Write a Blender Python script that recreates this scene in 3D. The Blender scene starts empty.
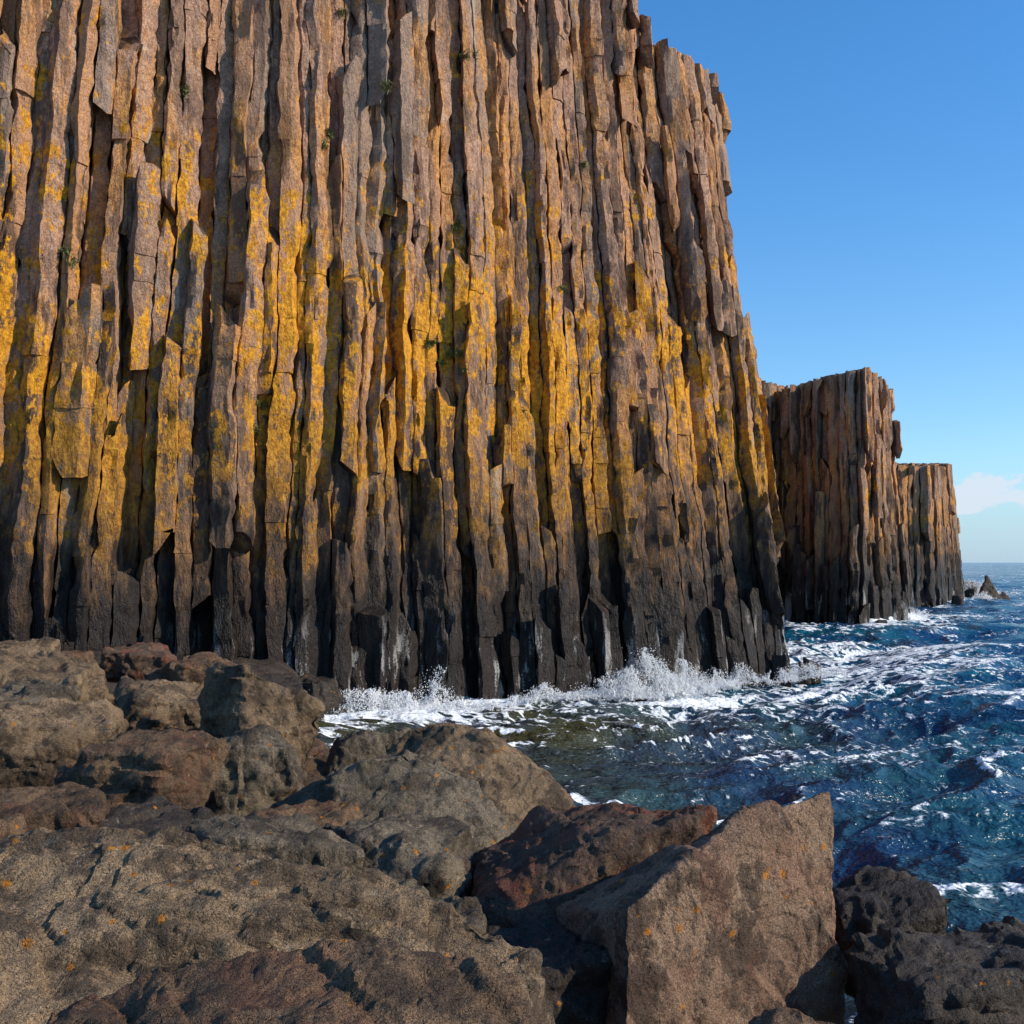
import bpy, bmesh, math, random
import numpy as np
from mathutils import Vector, Matrix

# ------------------------------------------------------------------ basics
scene = bpy.context.scene
scene.view_settings.view_transform = 'Standard'
scene.view_settings.look = 'None'
scene.view_settings.exposure = 0

CAM_Z = 5.0
cam_d = bpy.data.cameras.new("camera")
cam_d.lens = 38.6
cam_d.shift_y = 0.0488
cam_d.clip_end = 20000
cam = bpy.data.objects.new("camera", cam_d)
cam.location = (0, 0, CAM_Z)
cam.rotation_euler = (math.radians(90), 0, 0)
scene.collection.objects.link(cam)
scene.camera = cam

# ------------------------------------------------------------------ noise
_r = np.random.RandomState(7)
_perm = _r.permutation(256)
_perm = np.concatenate([_perm, _perm, _perm])
_g = _r.normal(size=(256, 3)); _g /= np.linalg.norm(_g, axis=1)[:, None]

def pn(x, y, z, seed=0):
    x = np.asarray(x, float) + seed * 17.31; y = np.asarray(y, float) + seed * 5.77; z = np.asarray(z, float) - seed * 9.13
    x, y, z = np.broadcast_arrays(x, y, z)
    xi = np.floor(x).astype(int); yi = np.floor(y).astype(int); zi = np.floor(z).astype(int)
    fx = x - xi; fy = y - yi; fz = z - zi
    u = fx*fx*fx*(fx*(fx*6-15)+10); v = fy*fy*fy*(fy*(fy*6-15)+10); w = fz*fz*fz*(fz*(fz*6-15)+10)
    xi &= 255; yi &= 255; zi &= 255
    out = 0
    for dx in (0, 1):
        for dy in (0, 1):
            for dz in (0, 1):
                h = _perm[_perm[_perm[(xi+dx) & 255] + ((yi+dy) & 255)] + ((zi+dz) & 255)]
                g = _g[h]
                d = g[..., 0]*(fx-dx) + g[..., 1]*(fy-dy) + g[..., 2]*(fz-dz)
                out = out + d * (u if dx else 1-u) * (v if dy else 1-v) * (w if dz else 1-w)
    return out * 1.4

def fbm(x, y, z, seed=0, octv=4):
    a = 1.0; s = 0; f = 1.0
    for i in range(octv):
        s = s + a * pn(x*f, y*f, z*f, seed+i); a *= 0.5; f *= 2.03
    return s

# ------------------------------------------------------------------ node helper
class NT:
    def __init__(s, tree):
        s.t = tree; tree.nodes.clear()
    def n(s, typ, **kw):
        nd = s.t.nodes.new(typ)
        for k, v in kw.items():
            setattr(nd, k, v)
        return nd
    def l(s, a, b): s.t.links.new(a, b)
    def val(s, sock, v):
        if isinstance(v, bpy.types.NodeSocket): s.l(v, sock)
        elif v is not None: sock.default_value = v
    def noise(s, vec, scale, detail=4, rough=0.55, dist=0.0):
        nd = s.n('ShaderNodeTexNoise'); s.l(vec, nd.inputs['Vector'])
        nd.inputs['Scale'].default_value = scale; nd.inputs['Detail'].default_value = detail
        nd.inputs['Roughness'].default_value = rough; nd.inputs['Distortion'].default_value = dist
        return nd.outputs['Fac']
    def math(s, op, a, b=None, c=None, clamp=False):
        nd = s.n('ShaderNodeMath', operation=op, use_clamp=clamp)
        s.val(nd.inputs[0], a); s.val(nd.inputs[1], b)
        if c is not None: s.val(nd.inputs[2], c)
        return nd.outputs[0]
    def mr(s, v, a, b, c=0.0, d=1.0, smooth=True):
        nd = s.n('ShaderNodeMapRange'); nd.interpolation_type = 'SMOOTHSTEP' if smooth else 'LINEAR'
        s.val(nd.inputs[0], v); s.val(nd.inputs[1], a); s.val(nd.inputs[2], b); s.val(nd.inputs[3], c); s.val(nd.inputs[4], d)
        return nd.outputs[0]
    def mix(s, f, a, b, blend='MIX'):
        nd = s.n('ShaderNodeMix', data_type='RGBA', blend_type=blend)
        s.val(nd.inputs[0], f)
        for i, c in ((6, a), (7, b)):
            if isinstance(c, tuple): c = (*c, 1) if len(c) == 3 else c
            s.val(nd.inputs[i], c)
        return nd.outputs[2]
    def mapping(s, vec, scale=(1, 1, 1), loc=(0, 0, 0), rot=(0, 0, 0)):
        nd = s.n('ShaderNodeMapping'); s.l(vec, nd.inputs[0])
        nd.inputs['Scale'].default_value = scale; nd.inputs['Location'].default_value = loc; nd.inputs['Rotation'].default_value = rot
        return nd.outputs[0]
    def bump(s, h, strength, dist, normal=None):
        nd = s.n('ShaderNodeBump'); s.l(h, nd.inputs['Height'])
        nd.inputs['Strength'].default_value = strength; nd.inputs['Distance'].default_value = dist
        if normal is not None: s.l(normal, nd.inputs['Normal'])
        return nd.outputs[0]

def new_mat(name):
    m = bpy.data.materials.new(name); m.use_nodes = True
    t = NT(m.node_tree)
    out = t.n('ShaderNodeOutputMaterial'); p = t.n('ShaderNodeBsdfPrincipled')
    t.l(p.outputs[0], out.inputs[0])
    return m, t, p

# ------------------------------------------------------------------ materials
def mat_basalt():
    m, t, p = new_mat("basalt_lichen")
    geo = t.n('ShaderNodeNewGeometry'); pos = geo.outputs['Position']
    sep = t.n('ShaderNodeSeparateXYZ'); t.l(pos, sep.inputs[0]); z = sep.outputs[2]
    tone = t.n('ShaderNodeAttribute', attribute_name="tone").outputs['Fac']
    tone2 = t.n('ShaderNodeAttribute', attribute_name="tone2").outputs['Fac']
    lichen_shade_fac = t.n('ShaderNodeAttribute', attribute_name="lichen_shade").outputs['Fac']
    st = t.mapping(pos, (1, 1, 0.28))
    nA = t.noise(st, 0.35, 2, 0.6)
    nB = t.noise(st, 1.6, 5, 0.7)
    nC = t.noise(pos, 6.0, 4, 0.7)
    nF = t.noise(pos, 18, 3, 0.75)
    c = t.mix(t.mr(nB, 0.38, 0.62), (0.12, 0.073, 0.050), (0.42, 0.255, 0.155))
    up = t.mr(t.math('ADD', z, t.math('MULTIPLY', nA, 14)), 12, 27)
    c = t.mix(t.math('MULTIPLY', up, 0.8), c, t.mix(t.mr(nC, 0.3, 0.7), (0.33, 0.165, 0.10), (0.70, 0.42, 0.28)))
    c = t.mix(t.mr(tone, 0.0, 1.0, 0.0, 0.40), c, (0.20, 0.13, 0.09))
    c = t.mix(t.mr(tone2, 0.7, 0.8, 0, 0.5), c, (0.56, 0.27, 0.12))
    c = t.mix(t.mr(tone2, 0.30, 0.18, 0, 0.55), c, (0.25, 0.20, 0.155))
    wash = t.math('MULTIPLY', t.mr(t.noise(st, 0.8, 5, 0.74), 0.48, 0.59), 0.72)
    c = t.mix(wash, c, t.mix(t.mr(nC, 0.3, 0.7), (0.36, 0.14, 0.035), (0.76, 0.35, 0.085)))
    c = t.mix(0.5, c, t.mix(t.mr(nF, 0.3, 0.7), (0.22, 0.22, 0.22), (0.87, 0.87, 0.87)), 'OVERLAY')
    # golden lichen, blotchy
    lz = t.math('MULTIPLY', t.mr(z, 2.5, 6.5), t.mr(z, 24, 12, 0.0, 1.0))
    far = t.mr(sep.outputs[1], 55, 75, 0, 0.2)
    lm = t.math('ADD', t.noise(t.mapping(pos, (1, 1, 0.6)), 0.3, 2, 0.5), t.math('MULTIPLY', t.math('SUBTRACT', t.noise(t.mapping(pos, (1, 1, 0.6)), 2.1, 6, 0.74), 0.5), 1.8))
    lm = t.math('ADD', lm, t.math('MULTIPLY', t.math('SUBTRACT', lz, 1.0), 0.27))
    lm = t.math('SUBTRACT', lm, far)
    lm = t.math('SUBTRACT', lm, t.mr(lichen_shade_fac, 0.0, 0.5, 0.22, 0.0))
    lich = t.mr(lm, 0.485, 0.54)
    lc = t.mix(t.mr(nC, 0.35, 0.65), (0.48, 0.185, 0.010), (0.90, 0.42, 0.018))
    # dark streaks under the lichen: stain plus painted shade of crevices and columns
    nS = t.noise(t.mapping(pos, (1, 1, 0.14)), 1.2, 4, 0.68)
    stain_shade = t.mr(nS, 0.515, 0.60)
    c = t.mix(t.math('MULTIPLY', stain_shade, t.mr(z, 26, 6, 0.45, 0.9)), c, (0.055, 0.038, 0.03))
    c = t.mix(t.math('MULTIPLY', lich, 0.9), c, lc)
    gn = t.mr(nS, 0.36, 0.30)
    c = t.mix(t.math('MULTIPLY', gn, 0.5), c, (0.52, 0.46, 0.38))
    # shade painted into flanks and recesses, over bare unlichened basalt
    c = t.mix(t.mr(t.math('ADD', lichen_shade_fac, t.math('MULTIPLY', t.math('SUBTRACT', nC, 0.5), 0.5)), 0.42, 0.0, 0, 0.82), c, (0.042, 0.029, 0.022))
    # tide darkening
    tz = t.math('ADD', z, t.math('MULTIPLY', t.math('SUBTRACT', nB, 0.5), 11.0))
    wet = t.mr(tz, 7.2, 3.2)
    half = t.mr(tz, 12.5, 4.5, 0, 0.68)
    c = t.mix(half, c, t.mix(nC, (0.040, 0.028, 0.022), (0.155, 0.10, 0.066)))
    c = t.mix(t.math('MULTIPLY', wet, 0.95), c, (0.016, 0.012, 0.011))
    # salt / barnacle bloom just above the wash
    salt = t.math('MULTIPLY', t.mr(z, 4.0, 1.2), t.mr(t.math('ADD', nS, t.math('MULTIPLY', nF, 0.25)), 0.68, 0.74))
    c = t.mix(t.math('MULTIPLY', salt, 0.75), c, (0.46, 0.44, 0.41))
    sn = t.n('ShaderNodeSeparateXYZ'); t.l(geo.outputs['Normal'], sn.inputs[0])
    gr = t.math('MULTIPLY', t.mr(sn.outputs[2], 0.75, 0.9), t.mr(z, 10, 16))
    gr = t.math('MULTIPLY', gr, t.mr(nB, 0.4, 0.6, 0.1, 0.8))
    c = t.mix(gr, c, (0.13, 0.12, 0.035))
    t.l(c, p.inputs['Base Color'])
    t.l(t.mr(wet, 0, 1, 0.88, 0.42), p.inputs['Roughness'])
    p.inputs['Specular IOR Level'].default_value = 0.30
    b = t.bump(t.noise(t.mapping(pos, (1, 1, 0.4)), 3.0, 5, 0.7), 1.0, 0.34)
    b = t.bump(nF, 0.8, 0.06, b)
    t.l(b, p.inputs['Normal'])
    return m

def mat_rock(name, ca, cb, cc, red=0.0, lichen=0.35, wetness=0.0, gain=1.0):
    m, t, p = new_mat(name)
    ca = tuple(v*gain for v in ca); cb = tuple(v*gain for v in cb); cc = tuple(v*gain for v in cc)
    geo = t.n('ShaderNodeNewGeometry'); pos = geo.outputs['Position']
    n1 = t.noise(pos, 1.3, 4, 0.62, 0.3); n2 = t.noise(pos, 7, 6, 0.72); n3 = t.noise(pos, 95, 3, 0.8)
    n4 = t.noise(pos, 2.4, 7, 0.75)
    c = t.mix(t.mr(n1, 0.38, 0.62), ca, cb)
    c = t.mix(t.mr(n2, 0.45, 0.65, 0, 0.75), c, cc)
    c = t.mix(0.6, c, t.mix(t.mr(n3, 0.32, 0.68), (0.18, 0.18, 0.18), (0.82, 0.82, 0.82)), 'OVERLAY')
    g = t.mr(n4, 0.49, 0.57)
    c = t.mix(t.math('MULTIPLY', g, 0.72), c, (0.050, 0.036, 0.027))
    if red > 0:
        r = t.mr(t.noise(pos, 2.2, 5, 0.7), 0.48, 0.58, 0, red)
        c = t.mix(r, c, (0.28, 0.085, 0.045))
    pc = t.mr(n2, 0.39, 0.32, 0, 0.5)
    c = t.mix(pc, c, (0.46, 0.385, 0.27))
    ms = t.mr(n4, 0.37, 0.30, 0, lichen)
    c = t.mix(ms, c, (0.22, 0.18, 0.035))
    vo = t.n('ShaderNodeTexVoronoi'); t.l(pos, vo.inputs['Vector']); vo.inputs['Scale'].default_value = 6.0
    sp = t.math('ADD', vo.outputs['Distance'], t.math('MULTIPLY', t.math('SUBTRACT', n2, 0.5), 0.8))
    spm = t.math('MULTIPLY', t.mr(sp, 0.15, 0.09), t.mr(n1, 0.50, 0.55))
    c = t.mix(t.math('MULTIPLY', spm, 0.85), c, (0.60, 0.22, 0.02))
    t.l(c, p.inputs['Base Color'])
    p.inputs['Roughness'].default_value = 0.85 - 0.4*wetness
    p.inputs['Specular IOR Level'].default_value = 0.3
    b = t.bump(n4, 1.0, 0.30)
    b = t.bump(n2, 1.0, 0.09, b)
    b = t.bump(n3, 0.6, 0.008, b)
    t.l(b, p.inputs['Normal'])
    return m

M_CLIFF = mat_basalt()
M_TAN = mat_rock("boulder_tan", (0.18, 0.118, 0.068), (0.36, 0.245, 0.145), (0.25, 0.17, 0.10))
M_GREY = mat_rock("boulder_grey", (0.13, 0.102, 0.07), (0.28, 0.22, 0.15), (0.19, 0.15, 0.105))
M_RED = mat_rock("boulder_red", (0.13, 0.08, 0.055), (0.20, 0.12, 0.08), (0.15, 0.10, 0.07), red=0.6)
M_HERO = mat_rock("boulder_block", (0.26, 0.155, 0.10), (0.39, 0.25, 0.16), (0.31, 0.195, 0.125), red=0.2, lichen=0.1)
M_DARK = mat_rock("boulder_dark", (0.05, 0.04, 0.034), (0.10, 0.075, 0.055), (0.07, 0.055, 0.045), wetness=0.6)
M_BROWN = mat_rock("boulder_brown", (0.12, 0.072, 0.042), (0.24, 0.15, 0.085), (0.17, 0.105, 0.062), red=0.2)

# ------------------------------------------------------------------ mesh from arrays
def mesh_obj(name, V, quads, ngons, mat, attrs=None, smooth_angle=None, smooth=False):
    me = bpy.data.meshes.new(name)
    me.vertices.add(len(V)); me.vertices.foreach_set('co', V.astype(np.float32).ravel())
    loops = []; starts = []; pos = 0
    if len(quads):
        q = np.asarray(quads); k = q.shape[1]; loops.append(q.ravel()); starts.append(np.arange(len(q))*k); pos = q.size
    if ngons is not None and len(ngons):
        g = np.asarray(ngons); k = g.shape[1]; loops.append(g.ravel()); starts.append(pos + np.arange(len(g))*k); pos += g.size
    loops = np.concatenate(loops); starts = np.concatenate(starts)
    me.loops.add(len(loops)); me.loops.foreach_set('vertex_index', loops.astype(np.int32))
    me.polygons.add(len(starts)); me.polygons.foreach_set('loop_start', starts.astype(np.int32))
    me.update(calc_edges=True)
    if attrs:
        for k, a in attrs.items():
            at = me.attributes.new(k, 'FLOAT', 'POINT'); at.data.foreach_set('value', a.astype(np.float32))
    if smooth or smooth_angle:
        me.polygons.foreach_set('use_smooth', np.ones(len(starts), dtype=bool))
        if smooth_angle: me.set_sharp_from_angle(angle=math.radians(smooth_angle))
    me.update()
    me.materials.append(mat)
    ob = bpy.data.objects.new(name, me); scene.collection.objects.link(ob)
    return ob

def poly_inside(x, y, poly):
    ins = np.zeros(x.shape, bool); n = len(poly)
    for i in range(n):
        x1, y1 = poly[i]; x2, y2 = poly[(i+1) % n]
        c = ((y1 > y) != (y2 > y)) & (x < (x2-x1)*(y-y1)/((y2-y1) if y2 != y1 else 1e-9)+x1)
        ins ^= c
    return ins

def line_dist(x, y, pts):
    d = np.full(x.shape, 1e9)
    for (x1, y1), (x2, y2) in zip(pts[:-1], pts[1:]):
        dx, dy = x2-x1, y2-y1
        t = np.clip(((x-x1)*dx+(y-y1)*dy)/(dx*dx+dy*dy), 0, 1)
        d = np.minimum(d, np.hypot(x-x1-t*dx, y-y1-t*dy))
    return d

# ------------------------------------------------------------------ columnar cliff
def build_cliff(name, sea_edge, rest, Hf, leanf, s=0.74, dz=0.20, seed=1, inner=10.0, rough=1.0, thr_extra=None, hj=0.12):
    rng = np.random.RandomState(seed)
    poly = sea_edge + rest
    P = np.array(poly); x0, y0 = P.min(0) - 1; x1, y1 = P.max(0) + 1
    R = s/math.sqrt(3); rot = 0.31 + seed*0.2
    ca, sa = math.cos(rot), math.sin(rot)
    cx0, cy0 = (x0+x1)/2, (y0+y1)/2; ext = math.hypot(x1-x0, y1-y0)/2
    n = int(ext/s)+2
    jit = {}
    def jv(X, Y):
        k = (round(X*20), round(Y*20))
        if k not in jit:
            a = rng.rand()*6.283; r = 0.45*R*math.sqrt(rng.rand())
            jit[k] = (X + math.cos(a)*r, Y + math.sin(a)*r)
        return jit[k]
    C = []
    for r in range(-int(n*1.2), int(n*1.2)+1):
        for q in range(-n, n+1):
            lx = s*(q + 0.5*(r & 1)); ly = R*1.5*r
            C.append((cx0 + lx*ca - ly*sa, cy0 + lx*sa + ly*ca))
    C = np.array(C)
    ins = poly_inside(C[:, 0], C[:, 1], poly); C = C[ins]
    D = line_dist(C[:, 0], C[:, 1], sea_edge)
    e = 0.05
    G = -np.stack([line_dist(C[:, 0]+e, C[:, 1], sea_edge)-line_dist(C[:, 0]-e, C[:, 1], sea_edge),
                   line_dist(C[:, 0], C[:, 1]+e, sea_edge)-line_dist(C[:, 0], C[:, 1]-e, sea_edge)], -1)/(2*e)
    keep = D < inner; C = C[keep]; D = D[keep]; G = G[keep]
    verts = []; tone = []; tone2 = []; quads = []; caps = []; base = 0; rad = []; cid = []; lshade = []
    NV = 12
    ring = np.arange(NV); nxt = (ring+1) % NV
    for ci, ((cx, cy), d) in enumerate(zip(C, D)):
        cor = []
        for k in range(6):
            a = math.pi/6 + k*math.pi/3
            lx = R*math.cos(a); ly = R*math.sin(a)
            cor.append(jv(cx + lx*ca - ly*sa, cy + lx*sa + ly*ca))
        cor = np.array(cor); cen = cor.mean(0)
        pts = []
        for k in range(6):
            a = cor[k]; b = cor[(k+1) % 6]
            pts += [a*0.94+b*0.06, (a*0.5+b*0.5)]
        pts = (np.array(pts) - cen)*0.985
        rdir = pts/np.linalg.norm(pts, axis=1)[:, None]
        H = Hf(cx, cy) + rng.uniform(-hj, hj)
        ctone = rng.rand()
        deep = d > 3.2
        zs = [H-1.6] if deep else [-1.6 - rng.rand()]
        while zs[-1] < H:
            zs.append(zs[-1] + rng.uniform(0.6, 2.8)*(1.0 + (rng.rand() < 0.40)*1.5))
        zs[-1] = H
        if len(zs) > 2 and zs[-1]-zs[-2] < 0.5: zs.pop(-2)
        zs = np.array(zs); mid = (zs[:-1]+zs[1:])/2
        if deep:
            pres = np.ones(len(mid), bool); thr = np.zeros(len(mid))
        else:
            cr = rng.rand()
            thr = 0.40 + rough*(0.9*pn(cx*0.30, cy*0.30, mid*0.05, seed) + 0.6*pn(cx*1.1, cy*1.1, mid*0.07, seed+3)) + 0.30*cr
            thr = thr + 1.1*np.clip(pn(cx*2.1, cy*2.1, mid*0.12, seed+6)-0.14, 0, 0.5)*2 + 0.20*np.clip(rng.rand(len(mid))-0.5, 0, 1)
            thr = thr - 0.35*np.clip((3.0-mid)/3, 0, 1)
            if thr_extra: thr = thr + thr_extra(cx, cy, mid)
            thr = thr*np.where(mid > H-1.6, 0.5, 1)
            pres = d > thr
            if not pres.any(): continue
        front = rdir @ G[ci]
        i = 0
        while i < len(mid):
            if not pres[i]: i += 1; continue
            j = i
            while j < len(mid) and pres[j]: j += 1
            Z = []; S = []; OX = []; OY = []; T = []; DP = []
            for b in range(i, j):
                za, zb = zs[b], zs[b+1]; m = max(1, int((zb-za)/dz)) if not deep else 1
                zz = np.linspace(za+0.006, zb-0.006, m+1)
                sc = rng.uniform(0.92, 1.02); sc2 = sc*rng.uniform(0.95, 1.03)
                o = rng.normal(0, 0.018, 2)*s/0.74; tn = 0.5*rng.rand()+0.5*ctone
                ss = np.linspace(sc, sc2, m+1)
                Z.append(zz); S.append(ss); OX.append(np.full(m+1, o[0])); OY.append(np.full(m+1, o[1])); T.append(np.full(m+1, tn)); DP.append(np.full(m+1, d))
            Z = np.concatenate(Z); S = np.concatenate(S); OX = np.concatenate(OX); OY = np.concatenate(OY); T = np.concatenate(T); DP = np.concatenate(DP)
            nr = len(Z)
            v = np.empty((nr, NV, 3))
            v[:, :, 0] = cen[0] + pts[None, :, 0]*S[:, None] + OX[:, None]
            v[:, :, 1] = cen[1] + pts[None, :, 1]*S[:, None] + OY[:, None]
            v[:, :, 2] = Z[:, None]
            if not deep:
                for e_ in (0, -1):   # broken, slanted ends
                    tilt = rng.normal(0, 0.45, 2)
                    v[e_, :, 2] += np.clip(pts[:, 0]*tilt[0]*3 + pts[:, 1]*tilt[1]*3, -0.5, 0.5)*(0.2 if (e_ == -1 and j == len(mid)) else 1)
            verts.append(v.reshape(-1, 3)); tone.append(np.repeat(T, NV)); tone2.append(np.full(nr*NV, ctone))
            rad.append(np.broadcast_to(rdir[None], (nr, NV, 2)).reshape(-1, 2)); cid.append(np.full(nr*NV, ci*0.37))
            wv = (0.42 + 0.58*front)[None, :] - 0.38*np.clip((DP-0.75*s-0.3)/(1.3*s), 0, 1)[:, None]  # low on flanks and set-back columns: painted shade there, less lichen
            lshade.append(wv.reshape(-1))
            rb = base + (np.arange(nr-1)*NV)[:, None]
            q = np.stack([rb+ring, rb+nxt, rb+NV+nxt, rb+NV+ring], -1).reshape(-1, 4)
            quads.append(q)
            caps.append(base + (nr-1)*NV + ring); caps.append(base + ring[::-1])
            base += nr*NV; i = j
    V = np.concatenate(verts); tone = np.concatenate(tone); tone2 = np.concatenate(tone2)
    rad = np.concatenate(rad); cid = np.concatenate(cid); lshade = np.concatenate(lshade)
    x, y, z = V.T.copy()
    k = s/0.74
    c1 = pn(x*1.7/k, y*1.7/k, z*0.75/k, 41)+0.4*pn(x*5/k, y*5/k, z*2.4/k, 42)
    chip = -0.19*np.clip(np.floor((c1-0.02)*6)/6, 0, 1)*1.6 + 0.06*pn(x*4/k, y*4/k, z*1.9/k, 43) + 0.05*pn(cid, x*0, z*1.6/k, 44)
    chip *= k
    wx = 0.22*pn(x*0.25, y*0.25, z*0.10, 11) + 0.16*pn(x*0.8, y*0.8, z*0.30, 12) + 0.085*pn(x*2.1, y*2.1, z*0.9, 13) + 0.04*pn(x*6, y*6, z*3, 14)
    wy = 0.22*pn(x*0.25, y*0.25, z*0.10, 21) + 0.16*pn(x*0.8, y*0.8, z*0.30, 22) + 0.085*pn(x*2.1, y*2.1, z*0.9, 23) + 0.04*pn(x*6, y*6, z*3, 24)
    lx, ly = leanf(x, y, z)
    V[:, 0] = x + wx + lx + rad[:, 0]*chip; V[:, 1] = y + wy + ly + rad[:, 1]*chip
    V[:, 2] += 0.05*pn(x*2, y*2, z*2, 31)
    ob = mesh_obj(name, V, np.concatenate(quads), np.array(caps), M_CLIFF, {"tone": tone, "tone2": tone2, "lichen_shade": lshade}, smooth_angle=24)
    print(name, len(V))
    return ob

def sstep(a, b, x):
    t = np.clip((x-a)/(b-a), 0, 1); return t*t*(3-2*t)

main_edge = [(-30, 24), (-15, 31.5), (-5.3, 36), (4, 42.3), (12.7, 48.6), (13.6, 50.6), (12.6, 56), (14, 66), (17, 77), (20.5, 88), (24.5, 95)]
main_rest = [(24.5, 108), (5, 108), (-40, 60), (-40, 24)]
def main_H(x, y):
    if y > 58: return 17.2 + (y-60)*0.085
    if y > 54: return 24
    if x > 8.6: return 27.7 - 0.13*(x-8.6)
    return 28.1 + min(3.0, (8.6-x)*0.55)
def main_lean(x, y, z):
    f = 1 - sstep(56, 62, y)
    zz = np.maximum(z, 0)
    return -0.0067*(x+5)*zz*f, 0.04*zz
def main_thr(x, y, z):
    return 0.35*((z > 17.3) & (x > 11.0))
CLIFF = build_cliff("basalt_column_cliff", main_edge, main_rest, main_H, main_lean, s=0.66, seed=2, inner=9, thr_extra=main_thr, hj=0.07)

e2 = [(20.5, 98), (21.8, 88.5), (24, 85.8), (27.4, 83.6), (31, 89), (37, 100), (36, 108)]
def H2(x, y):
    t = (x-27)/10
    return 20.0 - 0.15*abs(x-27)*(x < 27) + (0.3*t if t > 0 else 0) - (2.5 if x > 35.3 else 0)
def lean2(x, y, z):
    zz = np.maximum(z, 0)
    return -(-0.03 + 0.12*(x-22)/15)*zz, 0.03*zz
build_cliff("basalt_sea_stack", e2, [(26, 112), (20, 106)], H2, lean2, s=0.8, dz=0.36, seed=5, inner=12, rough=1.1, hj=0.08)

e3 = [(42, 128), (49, 127), (56, 138), (64, 156), (73, 177), (70, 186)]
def H3(x, y): return 16.2 + (y-127)*0.088
def lean3(x, y, z): return -0.10*np.maximum(z, 0)*sstep(45, 70, x), 0.03*np.maximum(z, 0)
build_cliff("basalt_headland", e3, [(58, 192), (40, 150)], H3, lean3, s=1.1, dz=0.6, seed=8, inner=14, rough=1.7, hj=0.25)

# ------------------------------------------------------------------ sun direction
sun_az = np.array([0.965, -0.262]); SUN_EL = 27.0
el = math.radians(SUN_EL)
sd = Vector((sun_az[0]*math.cos(el), sun_az[1]*math.cos(el), math.sin(el)))

# ------------------------------------------------------------------ small plants rooted in cliff ledges
m, t, p = new_mat("ledge_grass_green")
oi = t.n('ShaderNodeNewGeometry')
gc = t.mix(t.noise(oi.outputs['Position'], 9, 2), (0.045, 0.07, 0.015), (0.16, 0.17, 0.04))
t.l(gc, p.inputs['Base Color']); p.inputs['Roughness'].default_value = 0.8
M_GRASS = m
bpy.context.view_layer.update()
rng = np.random.RandomState(12)
VV = []; FF = []; off = 0
nrm = Vector((0.57, -0.82, 0)).normalized()
alng = Vector((0.82, 0.57, 0))
p0 = Vector((-5.3, 36, 0))
spots = [(-9.5, 14.5), (-1.0, 19.5), (-0.6, 18.6), (4.2, 12.6), (4.8, 12.2), (3.6, 12.8), (1.5, 22), (6, 24), (-6, 20), (10.5, 16), (12, 21), (-3, 9.5), (8.2, 10.5), (-0.4, 24), (5, 17.5), (14.5, 13)]
spots = [(a+rng.normal()*0.15+dx, z+rng.normal()*0.3) for a, z in spots for dx in (0, 0.25)]
for (a, z) in spots:
    o = p0 + alng*a + Vector((0, 0, z)) + nrm*6
    o.x += -0.0067*(o.x-nrm.x*6+5)*z; o.y += 0.04*z
    hit, loc, nn, fi = CLIFF.ray_cast(o, -nrm)
    if not hit: continue
    nb = 55; R = rng.uniform(0.14, 0.32)
    for _ in range(nb):
        d = Vector(rng.normal(size=3)); d = (d + nrm*1.0 + Vector((0, 0, -0.3))).normalized()
        side = d.cross(Vector(rng.normal(size=3))).normalized()*0.022
        root = loc + Vector(rng.normal(size=3))*0.07; tip = root + d*R*rng.uniform(0.5, 1.2) + Vector((0, 0, -0.05))
        VV += [root-side, root+side, tip]; FF.append((off, off+1, off+2)); off += 3
mesh_obj("ledge_grass", np.array([tuple(v) for v in VV]), np.array(FF), None, M_GRASS)

# ------------------------------------------------------------------ rocks
def hull_voxel(pts, voxel):
    bm = bmesh.new()
    for p in pts: bm.verts.new(p)
    r = bmesh.ops.convex_hull(bm, input=bm.verts)
    kill = [g for g in r['geom_interior'] if isinstance(g, bmesh.types.BMVert)]
    bmesh.ops.delete(bm, geom=kill, context='VERTS')
    bmesh.ops.recalc_face_normals(bm, faces=bm.faces)
    me = bpy.data.meshes.new("tmp"); bm.to_mesh(me); bm.free()
    ob = bpy.data.objects.new("tmp", me); scene.collection.objects.link(ob)
    md = ob.modifiers.new("r", 'REMESH'); md.mode = 'VOXEL'; md.voxel_size = voxel
    dg = bpy.context.evaluated_depsgraph_get(); ev = ob.evaluated_get(dg); m2 = ev.to_mesh()
    n = len(m2.vertices); V = np.empty(n*3, np.float32); m2.vertices.foreach_get('co', V); V = V.reshape(-1, 3).astype(float)
    N = np.empty(n*3, np.float32); m2.vertex_normals.foreach_get('vector', N); N = N.reshape(-1, 3).astype(float)
    L = np.empty(len(m2.loops), np.int32); m2.loops.foreach_get('vertex_index', L)
    q = L.reshape(-1, 4).copy()
    ev.to_mesh_clear(); bpy.data.objects.remove(ob); bpy.data.meshes.remove(me)
    return V, N, q

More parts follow.
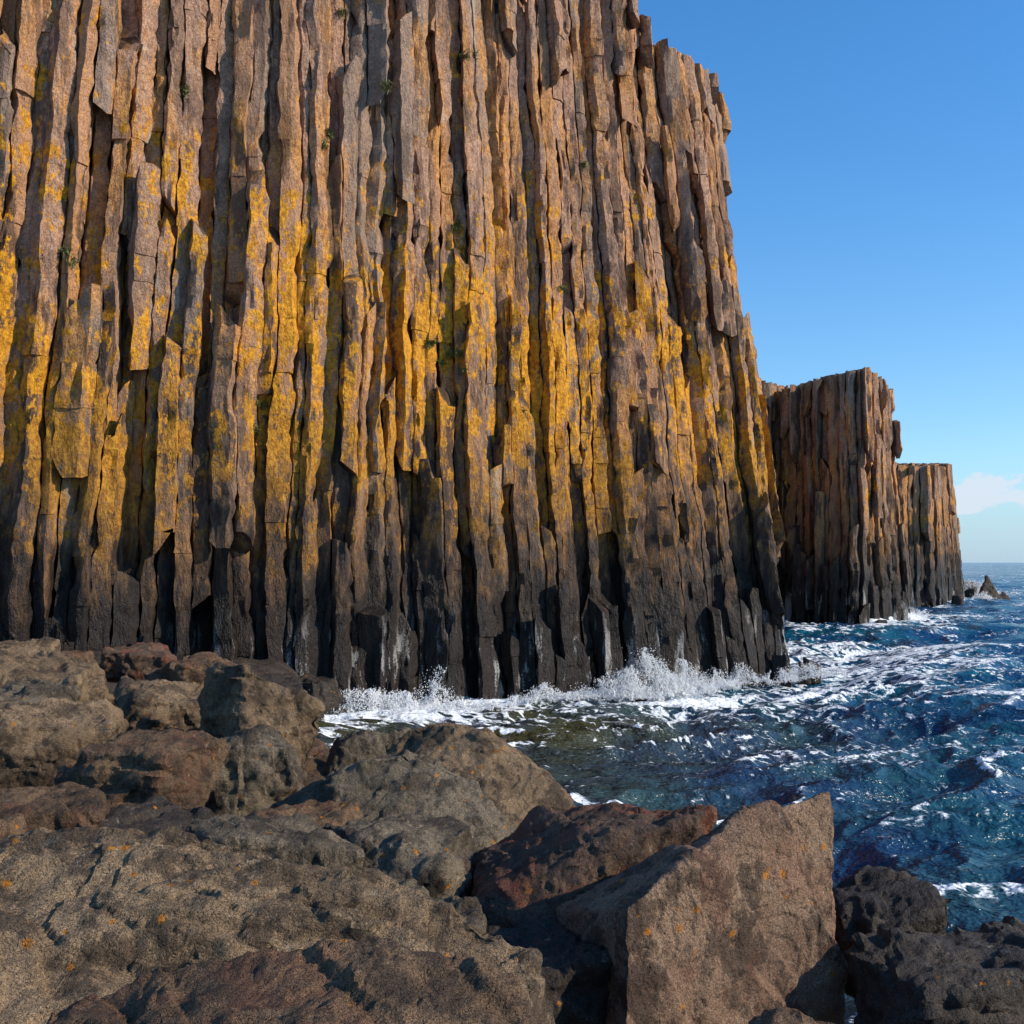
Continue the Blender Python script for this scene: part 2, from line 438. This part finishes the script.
def rock_surface(V, N, size, seed, amp=1.0):
    x, y, z = V.T
    d = size*0.03*fbm(x*1.3/size, y*1.3/size, z*1.3/size, seed, 3)
    rg = np.random.RandomState(seed)
    # planar steps along joint directions
    for kk, (fq, am) in enumerate(((2.2, 0.085), (3.9, 0.06), (7.5, 0.03))):
        a = rg.normal(size=3); a[2] += 0.8; a /= np.linalg.norm(a)
        wv = (x*a[0]+y*a[1]+z*a[2])/size*fq + 0.45*pn(x*1.3/size, y*1.3/size, z*1.3/size, seed+4+kk) + 0.06*pn(x*9/size, y*9/size, z*9/size, seed+40+kk)
        fr = wv-np.floor(wv)
        d += size*am*(np.minimum(fr, (1-fr)*11)-0.4)*np.clip(0.4+2.4*pn(x*1.1/size, y*1.1/size, z*1.1/size, seed+6+kk), 0, 1)
    n = pn(x*1.8/size, y*1.8/size, z*1.8/size, seed+5) + 0.1*pn(x*8/size, y*8/size, z*8/size, seed+15)
    d += size*0.09*(np.floor(n*5)/5)
    r = 1-np.abs(pn(x*2.6, y*2.6, z*2.6, seed+12))*2
    d += 0.025*r + 0.034*fbm(x*5, y*5, z*5, seed+2, 3)
    d += 0.011*fbm(x*15, y*15, z*15, seed+3, 2)
    W = V + N*(d*amp)[:, None]
    W[:, 0] += 0.02*pn(x*5, y*5, z*5, seed+20); W[:, 1] += 0.02*pn(x*5, y*5, z*5, seed+21)
    return W

def boulder_pts(c, h, yaw, tilt, seed, n=6, p=7):
    rng = np.random.RandomState(seed)
    d = rng.normal(size=(n, 3)); d /= np.linalg.norm(d, axis=1)[:, None]
    corners = np.array([(a, b, e) for a in (-1, 1) for b in (-1, 1) for e in (-1, 1)])*rng.uniform(0.42, 1.05, (8, 3))
    d = d/(np.abs(d)**p).sum(1)[:, None]**(1/p)*rng.uniform(0.8, 1.0, (n, 1))
    q = np.concatenate([d, corners])*np.array(h)
    M = Matrix.Rotation(yaw, 3, 'Z') @ Matrix.Rotation(tilt[0], 3, 'X') @ Matrix.Rotation(tilt[1], 3, 'Y')
    return (q @ np.array(M).T) + np.array(c)

def boulder(pts, mat, seed, voxel=0.04, amp=1.0, name="boulder"):
    pts = np.array(pts, float); size = float(np.median(pts.max(0)-pts.min(0)))*0.7
    V, N, q = hull_voxel(pts, voxel)
    V = rock_surface(V, N, size, seed, amp)
    return mesh_obj(name, V, q, None, mat, smooth_angle=38)

# leaning squared block, front right
boulder([(0.67, 6.40, 2.99), (1.10, 6.75, 3.18), (1.50, 7.1, 3.38), (2.14, 7.45, 3.43), (2.24, 7.5, 1.5), (0.64, 6.25, 1.5),
         (0.30, 7.3, 2.68), (0.22, 7.3, 1.5), (2.26, 8.1, 3.2), (0.8, 8.3, 2.5), (2.3, 8.1, 1.5), (2.2, 7.35, 2.3)], M_HERO, 101, 0.020, 0.42)
# reddish rock behind it
boulder([(-0.25, 7.9, 2.55), (0.55, 8.0, 3.0), (1.0, 8.0, 3.02), (1.55, 8.4, 3.10), (1.6, 9.2, 2.9), (0.2, 9.2, 2.9), (-0.3, 8.8, 2.6),
         (0.1, 7.5, 2.45), (0.3, 7.5, 1.5), (-0.5, 8.0, 1.5), (1.6, 9.2, 1.5), (-0.3, 9.2, 1.5)], M_RED, 102, 0.028, 0.8)
# long slab lower left
boulder([(-3.4, 5.4, 3.50), (-2.5, 5.6, 3.57), (-1.85, 5.9, 3.54), (-1.0, 5.8, 3.38), (-0.3, 5.6, 3.24), (0.10, 5.4, 3.05), (0.16, 5.3, 2.5),
         (-3.4, 4.6, 2.9), (-2.3, 4.5, 3.05), (-1.0, 4.7, 2.9), (0.0, 4.8, 2.7), (-3.4, 6.6, 2.95), (0.0, 6.3, 2.65), (-1.5, 6.7, 3.1),
         (-3.4, 4.8, 2.0), (0.1, 5.0, 2.0), (-3.4, 6.6, 2), (0, 6.3, 2)], M_TAN, 153, 0.020, 0.95)
# nearest slab
boulder([(-1.75, 4.2, 3.28), (-1.2, 4.35, 3.44), (-0.5, 4.4, 3.50), (0.02, 4.3, 3.36), (0.2, 4.1, 3.10), (-1.9, 3.4, 3.0), (0.1, 3.3, 3.0),
         (-0.8, 3.5, 3.3), (-1.8, 4.5, 2.4), (0.2, 4.4, 2.4), (-1.8, 3.3, 2.3), (0.2, 3.3, 2.3)], M_BROWN, 104, 0.018, 0.7)
# big wedge with a broad pale left facet, at the water's edge
boulder([(-2.55, 11.2, 2.45), (-1.75, 10.6, 2.95), (-1.05, 10.9, 3.15), (-0.35, 10.8, 2.85), (0.05, 10.6, 2.35), (-2.3, 10.4, 1.9), (-1.0, 10.0, 2.1),
         (-0.1, 10.0, 1.7), (-2.4, 12, 1.6), (0.1, 12, 1.6), (-1.2, 12.1, 2.9), (-1.0, 9.9, 1.5)], M_GREY, 105, 0.028, 0.75)
boulder([(-1.5, 12.8, 2.95), (-0.95, 12.8, 3.12), (-0.3, 12.6, 3.02), (0.35, 12.5, 2.6), (0.75, 12.4, 2.05), (-1.6, 12.4, 1.6), (0.8, 12.3, 1.3),
         (-0.3, 11.8, 2.3), (0.4, 11.8, 1.6), (-1.3, 13.8, 1.6), (0.6, 13.8, 1.5), (-0.4, 13.7, 2.8)], M_TAN, 106, 0.032, 0.8)

B = [  # centre, half size, yaw, tilt, material, seed, voxel
    ((-0.85, 8.6, 2.50), (0.62, 0.6, 0.42), 0.1, (0, 0), M_GREY, 203, 0.028),
    ((-1.85, 8.2, 2.68), (0.66, 0.55, 0.36), 0.3, (0, 0.1), M_GREY, 204, 0.028),
    ((-3.70, 11.0, 2.75), (0.76, 0.65, 0.46), -0.2, (0.1, 0.05), M_BROWN, 205, 0.032),
    ((-5.50, 13.0, 2.80), (0.90, 0.75, 0.60), 0.4, (0, 0), M_TAN, 206, 0.035),
    ((-5.0, 16.0, 2.85), (0.78, 0.75, 0.46), 0.2, (0, 0.1), M_TAN, 207, 0.04),
    ((-3.35, 14.5, 2.80), (0.72, 0.7, 0.72), 0.7, (0.1, 0.35), M_TAN, 208, 0.035),
    ((-2.85, 12.0, 2.70), (0.62, 0.55, 0.52), 0.5, (0, -0.3), M_GREY, 209, 0.032),
    ((-8.2, 19.0, 2.85), (1.2, 1.0, 0.58), 0.1, (0, 0.1), M_TAN, 210, 0.045),
    ((-4.2, 9.2, 2.70), (0.80, 0.55, 0.36), 0.3, (0, 0), M_BROWN, 211, 0.03),
    ((-3.1, 9.3, 2.45), (0.55, 0.5, 0.45), 1.0, (0, 0), M_DARK, 212, 0.03),
    ((-2.1, 10.2, 2.30), (0.70, 0.55, 0.42), 0.1, (0, 0), M_BROWN, 213, 0.03),
    ((2.75, 8.3, 2.15), (0.50, 0.5, 0.40), 0.4, (0, 0), M_DARK, 214, 0.028),
    ((2.95, 7.1, 2.10), (0.85, 0.55, 0.42), 0.25, (0, 0), M_DARK, 235, 0.024),
    ((1.55, 5.8, 2.25), (0.40, 0.4, 0.36), 0.6, (0, 0), M_BROWN, 216, 0.022),
    ((0.05, 6.9, 2.25), (0.55, 0.5, 0.38), 0.2, (0, 0), M_DARK, 217, 0.028),
    ((3.7, 6.2, 2.0), (0.7, 0.6, 0.45), -0.2, (0, 0), M_DARK, 218, 0.026),
    ((-2.05, 15.5, 2.2), (0.75, 0.7, 0.5), 0.4, (0, 0.1), M_GREY, 219, 0.04),
    ((-7.6, 17.0, 2.6), (0.75, 0.7, 0.5), 1.2, (0, 0), M_GREY, 220, 0.04),
    ((-7.3, 21.5, 2.95), (0.75, 0.7, 0.38), 0.3, (0, 0), M_RED, 221, 0.045),
    ((-5.9, 20.5, 2.75), (0.85, 0.7, 0.42), 0.8, (0, 0), M_BROWN, 222, 0.045),
    ((-4.6, 19.0, 2.35), (0.8, 0.8, 0.5), 0.3, (0.1, 0.2), M_GREY, 223, 0.045),
    ((-6.7, 14.6, 2.8), (0.75, 0.8, 0.48), 0.9, (0, 0), M_GREY, 224, 0.04),
    ((-4.2, 7.4, 2.85), (0.85, 0.7, 0.42), 0.3, (0, 0), M_BROWN, 225, 0.028),
    ((-10.4, 22.0, 2.8), (1.2, 1.0, 0.70), 0.3, (0, 0), M_TAN, 227, 0.055),
    ((-5.6, 25.0, 1.8), (0.9, 0.9, 0.7), 0.6, (0, 0), M_DARK, 228, 0.06),
    ((-0.6, 7.2, 2.35), (0.6, 0.5, 0.35), -0.3, (0, 0.1), M_GREY, 229, 0.028),
]
for c, h, yaw, tilt, mat, sd_, vx in B:
    boulder(boulder_pts(c, h, yaw, tilt, sd_), mat, sd_, vx)

# shore bed under the boulders
shore = [(5.2, -12), (4.6, 3), (3.4, 7.5), (1.9, 10), (0.2, 13.2), (-1.6, 17), (-4.5, 26), (-5.6, 37)]
shore_poly = shore + [(-40, 37), (-40, -12)]
def shore_z(x, y):
    ins = poly_inside(x, y, shore_poly); d = line_dist(x, y, shore)
    sdist = np.where(ins, d, -d)
    return -1.6 + 3.4*sstep(-1.5, 2.4, sdist) + 0.6*sstep(3, 10, sdist)*(y > 6) + 1.2*sstep(4.2, 2.2, y)*sstep(0, 3, sdist)
gx, gy = np.meshgrid(np.arange(-40, 7.6, 0.16), np.arange(-12, 38, 0.16))
gz = shore_z(gx, gy) + 0.25*fbm(gx*0.9, gy*0.9, 0*gx, 3, 4)
nyy, nxx = gx.shape
idx = np.arange(nyy*nxx).reshape(nyy, nxx)
q = np.stack([idx[:-1, :-1], idx[:-1, 1:], idx[1:, 1:], idx[1:, :-1]], -1).reshape(-1, 4)
mesh_obj("rocky_shore_ground", np.stack([gx, gy, gz], -1).reshape(-1, 3), q, None, M_DARK, smooth=True)

# rubble filling the gaps: one mass
rng = np.random.RandomState(44)
VV = []; QQ = []; off = 0
cnt = 0
while cnt < 150:
    x = rng.uniform(-12, 4); y = rng.uniform(4.5, 30)
    if not poly_inside(np.array([x]), np.array([y]), shore_poly)[0]: continue
    if line_dist(np.array([x]), np.array([y]), shore)[0] < 0.2: continue
    if y < 7 and abs(x) < 3: continue
    zz = float(shore_z(np.array([x]), np.array([y]))[0])
    r = rng.uniform(0.25, 0.6)
    P = boulder_pts((x, y, zz+r*0.1), (r*rng.uniform(0.9, 1.4), r, r*rng.uniform(0.6, 0.9)), rng.rand()*6, (rng.normal()*0.2, rng.normal()*0.2), cnt+500)
    V, N, q = hull_voxel(P, 0.07); V = rock_surface(V, N, r*1.4, cnt+500)
    VV.append(V); QQ.append(q+off); off += len(V); cnt += 1
mesh_obj("rubble_rocks", np.concatenate(VV), np.concatenate(QQ), None, M_BROWN, smooth_angle=45)

# skerry far right: a leaning pointed rock with a low shelf
VV = []; QQ = []; off = 0
sk = [[(60.6, 143, -1), (64.6, 143, -1), (64.2, 145.5, -1), (61, 145.5, -1), (62.2, 144, 3.2), (62.7, 144.4, 3.0), (63.4, 144, 1.5), (61.5, 143.6, 1.6)],
      [(63, 143.5, -1), (66.2, 143.5, -1), (66, 145, -1), (63.2, 145, -1), (64.3, 144, 1.2), (65.2, 144.4, 0.6)],
      [(59.2, 143, -1), (61.4, 143, -1), (61.2, 144.6, -1), (59.5, 144.5, -1), (60.6, 143.7, 0.8)]]
for k, P in enumerate(sk):
    V, N, q = hull_voxel(P, 0.13); V = rock_surface(V, N, 1.6, 700+k)
    VV.append(V); QQ.append(q+off); off += len(V)
mesh_obj("skerry", np.concatenate(VV), np.concatenate(QQ), None, M_DARK, smooth_angle=45)
VV = []; QQ = []; off = 0
fr = [(12.8, 48.2, .35), (13.5, 49.5, .4), (5.0, 42.2, .45), (-4.8, 35.8, .4), (-6.2, 34.8, .9), (28.3, 84.2, .4),
      (54, 133, .8), (66, 158, .9), (71, 170, 1.0), (74.5, 178, 1.3)]
for k, (x, y, r) in enumerate(fr):
    P = boulder_pts((x, y, 0.1), (r*1.0, r, r*1.4), k, (0.1, 0.1), 800+k); V, N, q = hull_voxel(P, 0.08*max(1, y/60)); V = rock_surface(V, N, r*1.5, 800+k)
    VV.append(V); QQ.append(q+off); off += len(V)
mesh_obj("cliff_foot_rocks", np.concatenate(VV), np.concatenate(QQ), None, M_DARK, smooth_angle=45)

# ------------------------------------------------------------------ sea
th = np.radians(np.concatenate([np.arange(-100, -20, 1.5), np.arange(-20, 30, 0.075), np.arange(30, 101, 1.5)]))
rr = 4*np.exp(np.arange(0, math.log(9000/4), 0.0060))
T, Rr = np.meshgrid(th, rr)
X = Rr*np.sin(T); Y = Rr*np.cos(T)
cell = Rr*0.0060
def lod(wl): return np.clip((wl/cell - 2.0)/3, 0, 1)
wa = math.radians(35); U = X*math.cos(wa)+Y*math.sin(wa); W_ = -X*math.sin(wa)+Y*math.cos(wa)
h = 0.90*pn(U*0.09, W_*0.14, 0, 51)*lod(8)
r1 = 1-np.abs(pn(U*0.24+0.3*pn(X*.5, Y*.5, 0, 60), W_*0.42, 0.3, 52))*2; h += 0.46*(r1-0.6)*lod(2.8)
r2 = 1-np.abs(pn(U*0.7+0.4*pn(X*1.1, Y*1.1, 0, 62), W_*1.1, 0.7, 53))*2; h += 0.20*(r2-0.6)*lod(1.1)
r3 = 1-np.abs(pn(U*1.9, W_*2.6, 0.2, 54))*2; h += 0.055*(r3-0.6)*lod(.45)
h += 0.016*pn(U*5, W_*6, 0.1, 55)*lod(.2)
dc = np.minimum(np.minimum(line_dist(X, Y, main_edge), line_dist(X, Y, e2)), line_dist(X, Y, e3))
dsh = line_dist(X, Y, shore)
h *= 1-0.5*np.exp(-dsh/5)
h += 0.5*np.exp(-dc/1.0)*np.clip(pn(X*0.35, Y*0.35, 2, 57)+0.1, 0, 1)
h += 0.12*np.exp(-dc/2.0)*pn(X*3, Y*3, 2, 58)*lod(.35)
patch = np.clip(0.55+1.9*pn(X*.16, Y*.16, 0, 70), 0.0, 1.3)
foam = 0.60*np.exp(-dc/0.5)*patch + 0.28*np.exp(-dc/5)*patch
for (sx, sy, sr, sa_) in [(5.9, 41.8, 1.9, 0.75), (-3.8, 35.2, 2.0, 0.7), (12, 46.0, 3.0, 0.22), (17, 50, 6, 0.28), (9, 40, 5, 0.16), (18, 60, 9, 0.22), (62, 142, 4, 0.5), (36, 98, 4, 0.4), (72, 172, 8, .4), (27, 82, 3, .3), (10, 30, 6, 0.14)]:
    foam += sa_*np.exp(-((X-sx)**2+(Y-sy)**2)/sr**2)
foam += 0.20*np.exp(-dsh/1.2)
crest = np.clip((r1-0.80)/0.16, 0, 1)*np.clip(pn(X*0.16, Y*0.16, 0, 71)*1.8+0.30, 0, 1)
foam += 0.52*crest + 0.35*np.clip((r2-0.8)/0.2, 0, 1)*crest**0.5
foam += 0.12*np.clip((r2-0.6)/0.4, 0, 1)
foam += 0.175
foam += 0.60*np.clip(pn(X*0.05, Y*0.14, 0, 72)-0.12, 0, 1)*np.clip((Y-50)/60, 0, 1)
shallow = np.exp(-np.maximum(dsh-1, 0)/7)*0.9 + 0.6*np.exp(-((X-3)**2+(Y-34)**2)/9**2)
shallow = np.clip(shallow, 0, 1)
nyy, nxx = X.shape
idx = np.arange(nyy*nxx).reshape(nyy, nxx)
q = np.stack([idx[:-1, :-1], idx[:-1, 1:], idx[1:, 1:], idx[1:, :-1]], -1).reshape(-1, 4)[:, ::-1].copy()

m, t, p = new_mat("sea_water")
geo = t.n('ShaderNodeNewGeometry'); pos = geo.outputs['Position']
fa = t.n('ShaderNodeAttribute', attribute_name="foam").outputs['Fac']
sh = t.n('ShaderNodeAttribute', attribute_name="shallow").outputs['Fac']
nz = t.noise(pos, 0.25, 3, 0.6)
wc = t.mix(t.mr(nz, 0.35, 0.65), (0.001, 0.034, 0.110), (0.001, 0.078, 0.125))
wc = t.mix(t.math('MULTIPLY', sh, t.mr(nz, 0.3, 0.65, 0.55, 1.0)), wc, (0.050, 0.045, 0.015))
dist_v = t.n('ShaderNodeVectorMath', operation='MULTIPLY_ADD')
nc = t.n('ShaderNodeTexNoise'); t.l(pos, nc.inputs['Vector']); nc.inputs['Scale'].default_value = 0.7; nc.inputs['Detail'].default_value = 2
t.l(nc.outputs['Color'], dist_v.inputs[0]); dist_v.inputs[1].default_value = (1.8, 1.8, 0); t.l(pos, dist_v.inputs[2])
f1 = t.noise(t.mapping(dist_v.outputs[0], (0.8, 1.2, 1)), 1.1, 4, 0.55)
ridge = t.math('SUBTRACT', 1.0, t.math('MULTIPLY', t.math('ABSOLUTE', t.math('SUBTRACT', f1, 0.5)), 12.0))
f2 = t.noise(pos, 4.0, 4, 0.66)
lace = t.math('ADD', t.math('MULTIPLY', t.math('MAXIMUM', ridge, -1.0), 0.32), t.math('MULTIPLY', t.math('SUBTRACT', f2, 0.5), 1.0))
fm = t.math('ADD', fa, t.math('SUBTRACT', lace, 0.60))
fmask = t.mr(fm, 0.0, 0.20)
col = t.mix(fmask, wc, (0.82, 0.86, 0.88))
t.l(col, p.inputs['Base Color'])
t.l(t.mr(fmask, 0, 1, 0.14, 0.75), p.inputs['Roughness'])
p.inputs['IOR'].default_value = 1.33
p.inputs['Specular IOR Level'].default_value = 0.36
b = t.bump(t.noise(t.mapping(pos, (0.8, 1.2, 1)), 0.6, 5, 0.62), 1.0, 0.9)
b = t.bump(f2, 0.5, 0.09, b)
t.l(b, p.inputs['Normal'])
M_SEA = m
mesh_obj("sea", np.stack([X, Y, h], -1).reshape(-1, 3), q, None, M_SEA, {"foam": foam.ravel(), "shallow": shallow.ravel()}, smooth=True)

# spray where waves hit the columns
m, t, p = new_mat("spray_white")
p.inputs['Base Color'].default_value = (0.88, 0.9, 0.92, 1); p.inputs['Roughness'].default_value = 0.8
p.inputs['Specular IOR Level'].default_value = 0.1
M_SPRAY = m
tet_v = np.array([(1, 1, 1), (-1, -1, 1), (-1, 1, -1), (1, -1, -1)], float)*0.8
tet_f = np.array([(0, 1, 3), (0, 2, 1), (0, 3, 2), (1, 2, 3)])
def spray(c, w, dpt, hgt, n, seed, rs=1.0, lean=0.0, ang=0.6):
    rng = np.random.RandomState(seed)
    u = rng.normal(0, 0.5, n); env = np.exp(-u**2*1.8)*np.clip(0.6+1.0*pn(u*3, 0*u, 0*u, seed), 0.15, 1.2)
    zz = rng.rand(n)**2.4*hgt*env
    x = u*w + lean*zz; y = rng.normal(0, 0.30, n)*dpt
    P = np.stack([c[0]+x*math.cos(ang)-y*math.sin(ang), c[1]+x*math.sin(ang)+y*math.cos(ang), zz + 0.0], -1)
    for f, a in ((1.3, 0.45), (3.5, 0.22), (9, 0.10)):
        P += a*np.stack([pn(P[:, 0]*f, P[:, 1]*f, P[:, 2]*f*0.6, seed+k) for k in range(3)], -1)*np.array([1, 1, .8])
    r = (0.006+0.016*rng.rand(n)**3)*rs
    V = (P[:, None, :] + tet_v[None]*r[:, None, None]).reshape(-1, 3)
    F = (np.arange(n)[:, None, None]*4 + tet_f[None]).reshape(-1, 3)
    return V, F
parts = [spray((5.9, 42.2), 3.0, 1.0, 2.5, 75000, 1, lean=-0.8), spray((-3.8, 35.8), 3.2, 1.0, 1.3, 52000, 2), spray((-7.0, 34.0), 1.4, 0.6, 1.5, 12000, 3),
         spray((-2.9, 36.9), 1.4, 0.4, 1.6, 9000, 4, lean=0.3), spray((12.6, 47.6), 2.0, 0.6, 0.7, 9000, 5), spray((1.5, 39.9), 2.4, 0.5, 0.7, 12000, 6),
         spray((9.3, 45.3), 2.2, 0.5, 0.8, 10000, 7), spray((72, 171), 6, 2, 2.8, 12000, 8, rs=3.5), spray((61, 142.5), 2.5, 1, 1.4, 6000, 9, rs=3),
         spray((35, 96), 4, 1.2, 1.3, 9000, 10, rs=2)]
VV = []; FF = []; off = 0
for V, F in parts:
    VV.append(V); FF.append(F+off); off += len(V)
mesh_obj("sea_spray", np.concatenate(VV), np.concatenate(FF), None, M_SPRAY)

# ------------------------------------------------------------------ light
sl = bpy.data.lights.new("sun", 'SUN'); sl.energy = 5.0; sl.angle = math.radians(0.5); sl.color = (1.0, 0.87, 0.69)
so = bpy.data.objects.new("sun", sl); so.rotation_euler = sd.to_track_quat('Z', 'Y').to_euler(); so.location = (30, -20, 40)
scene.collection.objects.link(so)
w = bpy.data.worlds.new("World"); scene.world = w; w.use_nodes = True
t = NT(w.node_tree)
out = t.n('ShaderNodeOutputWorld'); bg = t.n('ShaderNodeBackground'); t.l(bg.outputs[0], out.inputs[0])
sky = t.n('ShaderNodeTexSky'); sky.sky_type = 'NISHITA'; sky.sun_disc = False
sky.sun_elevation = el; sky.sun_rotation = math.atan2(sun_az[0], sun_az[1])
sky.air_density = 1.0; sky.dust_density = 0.3; sky.ozone_density = 3.0
tc = t.n('ShaderNodeTexCoord'); vec = tc.outputs['Generated']
sx = t.n('ShaderNodeSeparateXYZ'); t.l(vec, sx.inputs[0]); ez = sx.outputs[2]
cn = t.noise(t.mapping(vec, (1, 1, 1.7)), 30.0, 5, 0.55)
band = t.math('MULTIPLY', t.mr(ez, 0.030, 0.045), t.mr(ez, 0.088, 0.070))
cm = t.mr(t.math('ADD', cn, t.math('SUBTRACT', t.mr(sx.outputs[0], 0.34, 0.385, -0.25, 0.06), t.mr(band, 0, 1, 0.35, 0))), 0.46, 0.57)
tint = t.mix(t.mr(ez, 0.0, 0.45), (0.92, 1.16, 1.32), (0.52, 1.10, 1.50))
skyc = t.mix(1.0, sky.outputs[0], tint, 'MULTIPLY')
skyc = t.mix(t.mr(ez, 0.10, 0.0, 0, 0.6), skyc, (2.6, 3.9, 6.0))
skyc = t.mix(t.math('MULTIPLY', cm, 0.75), skyc, (5.3, 5.6, 6.4))
t.l(skyc, bg.inputs[0]); bg.inputs[1].default_value = 0.145
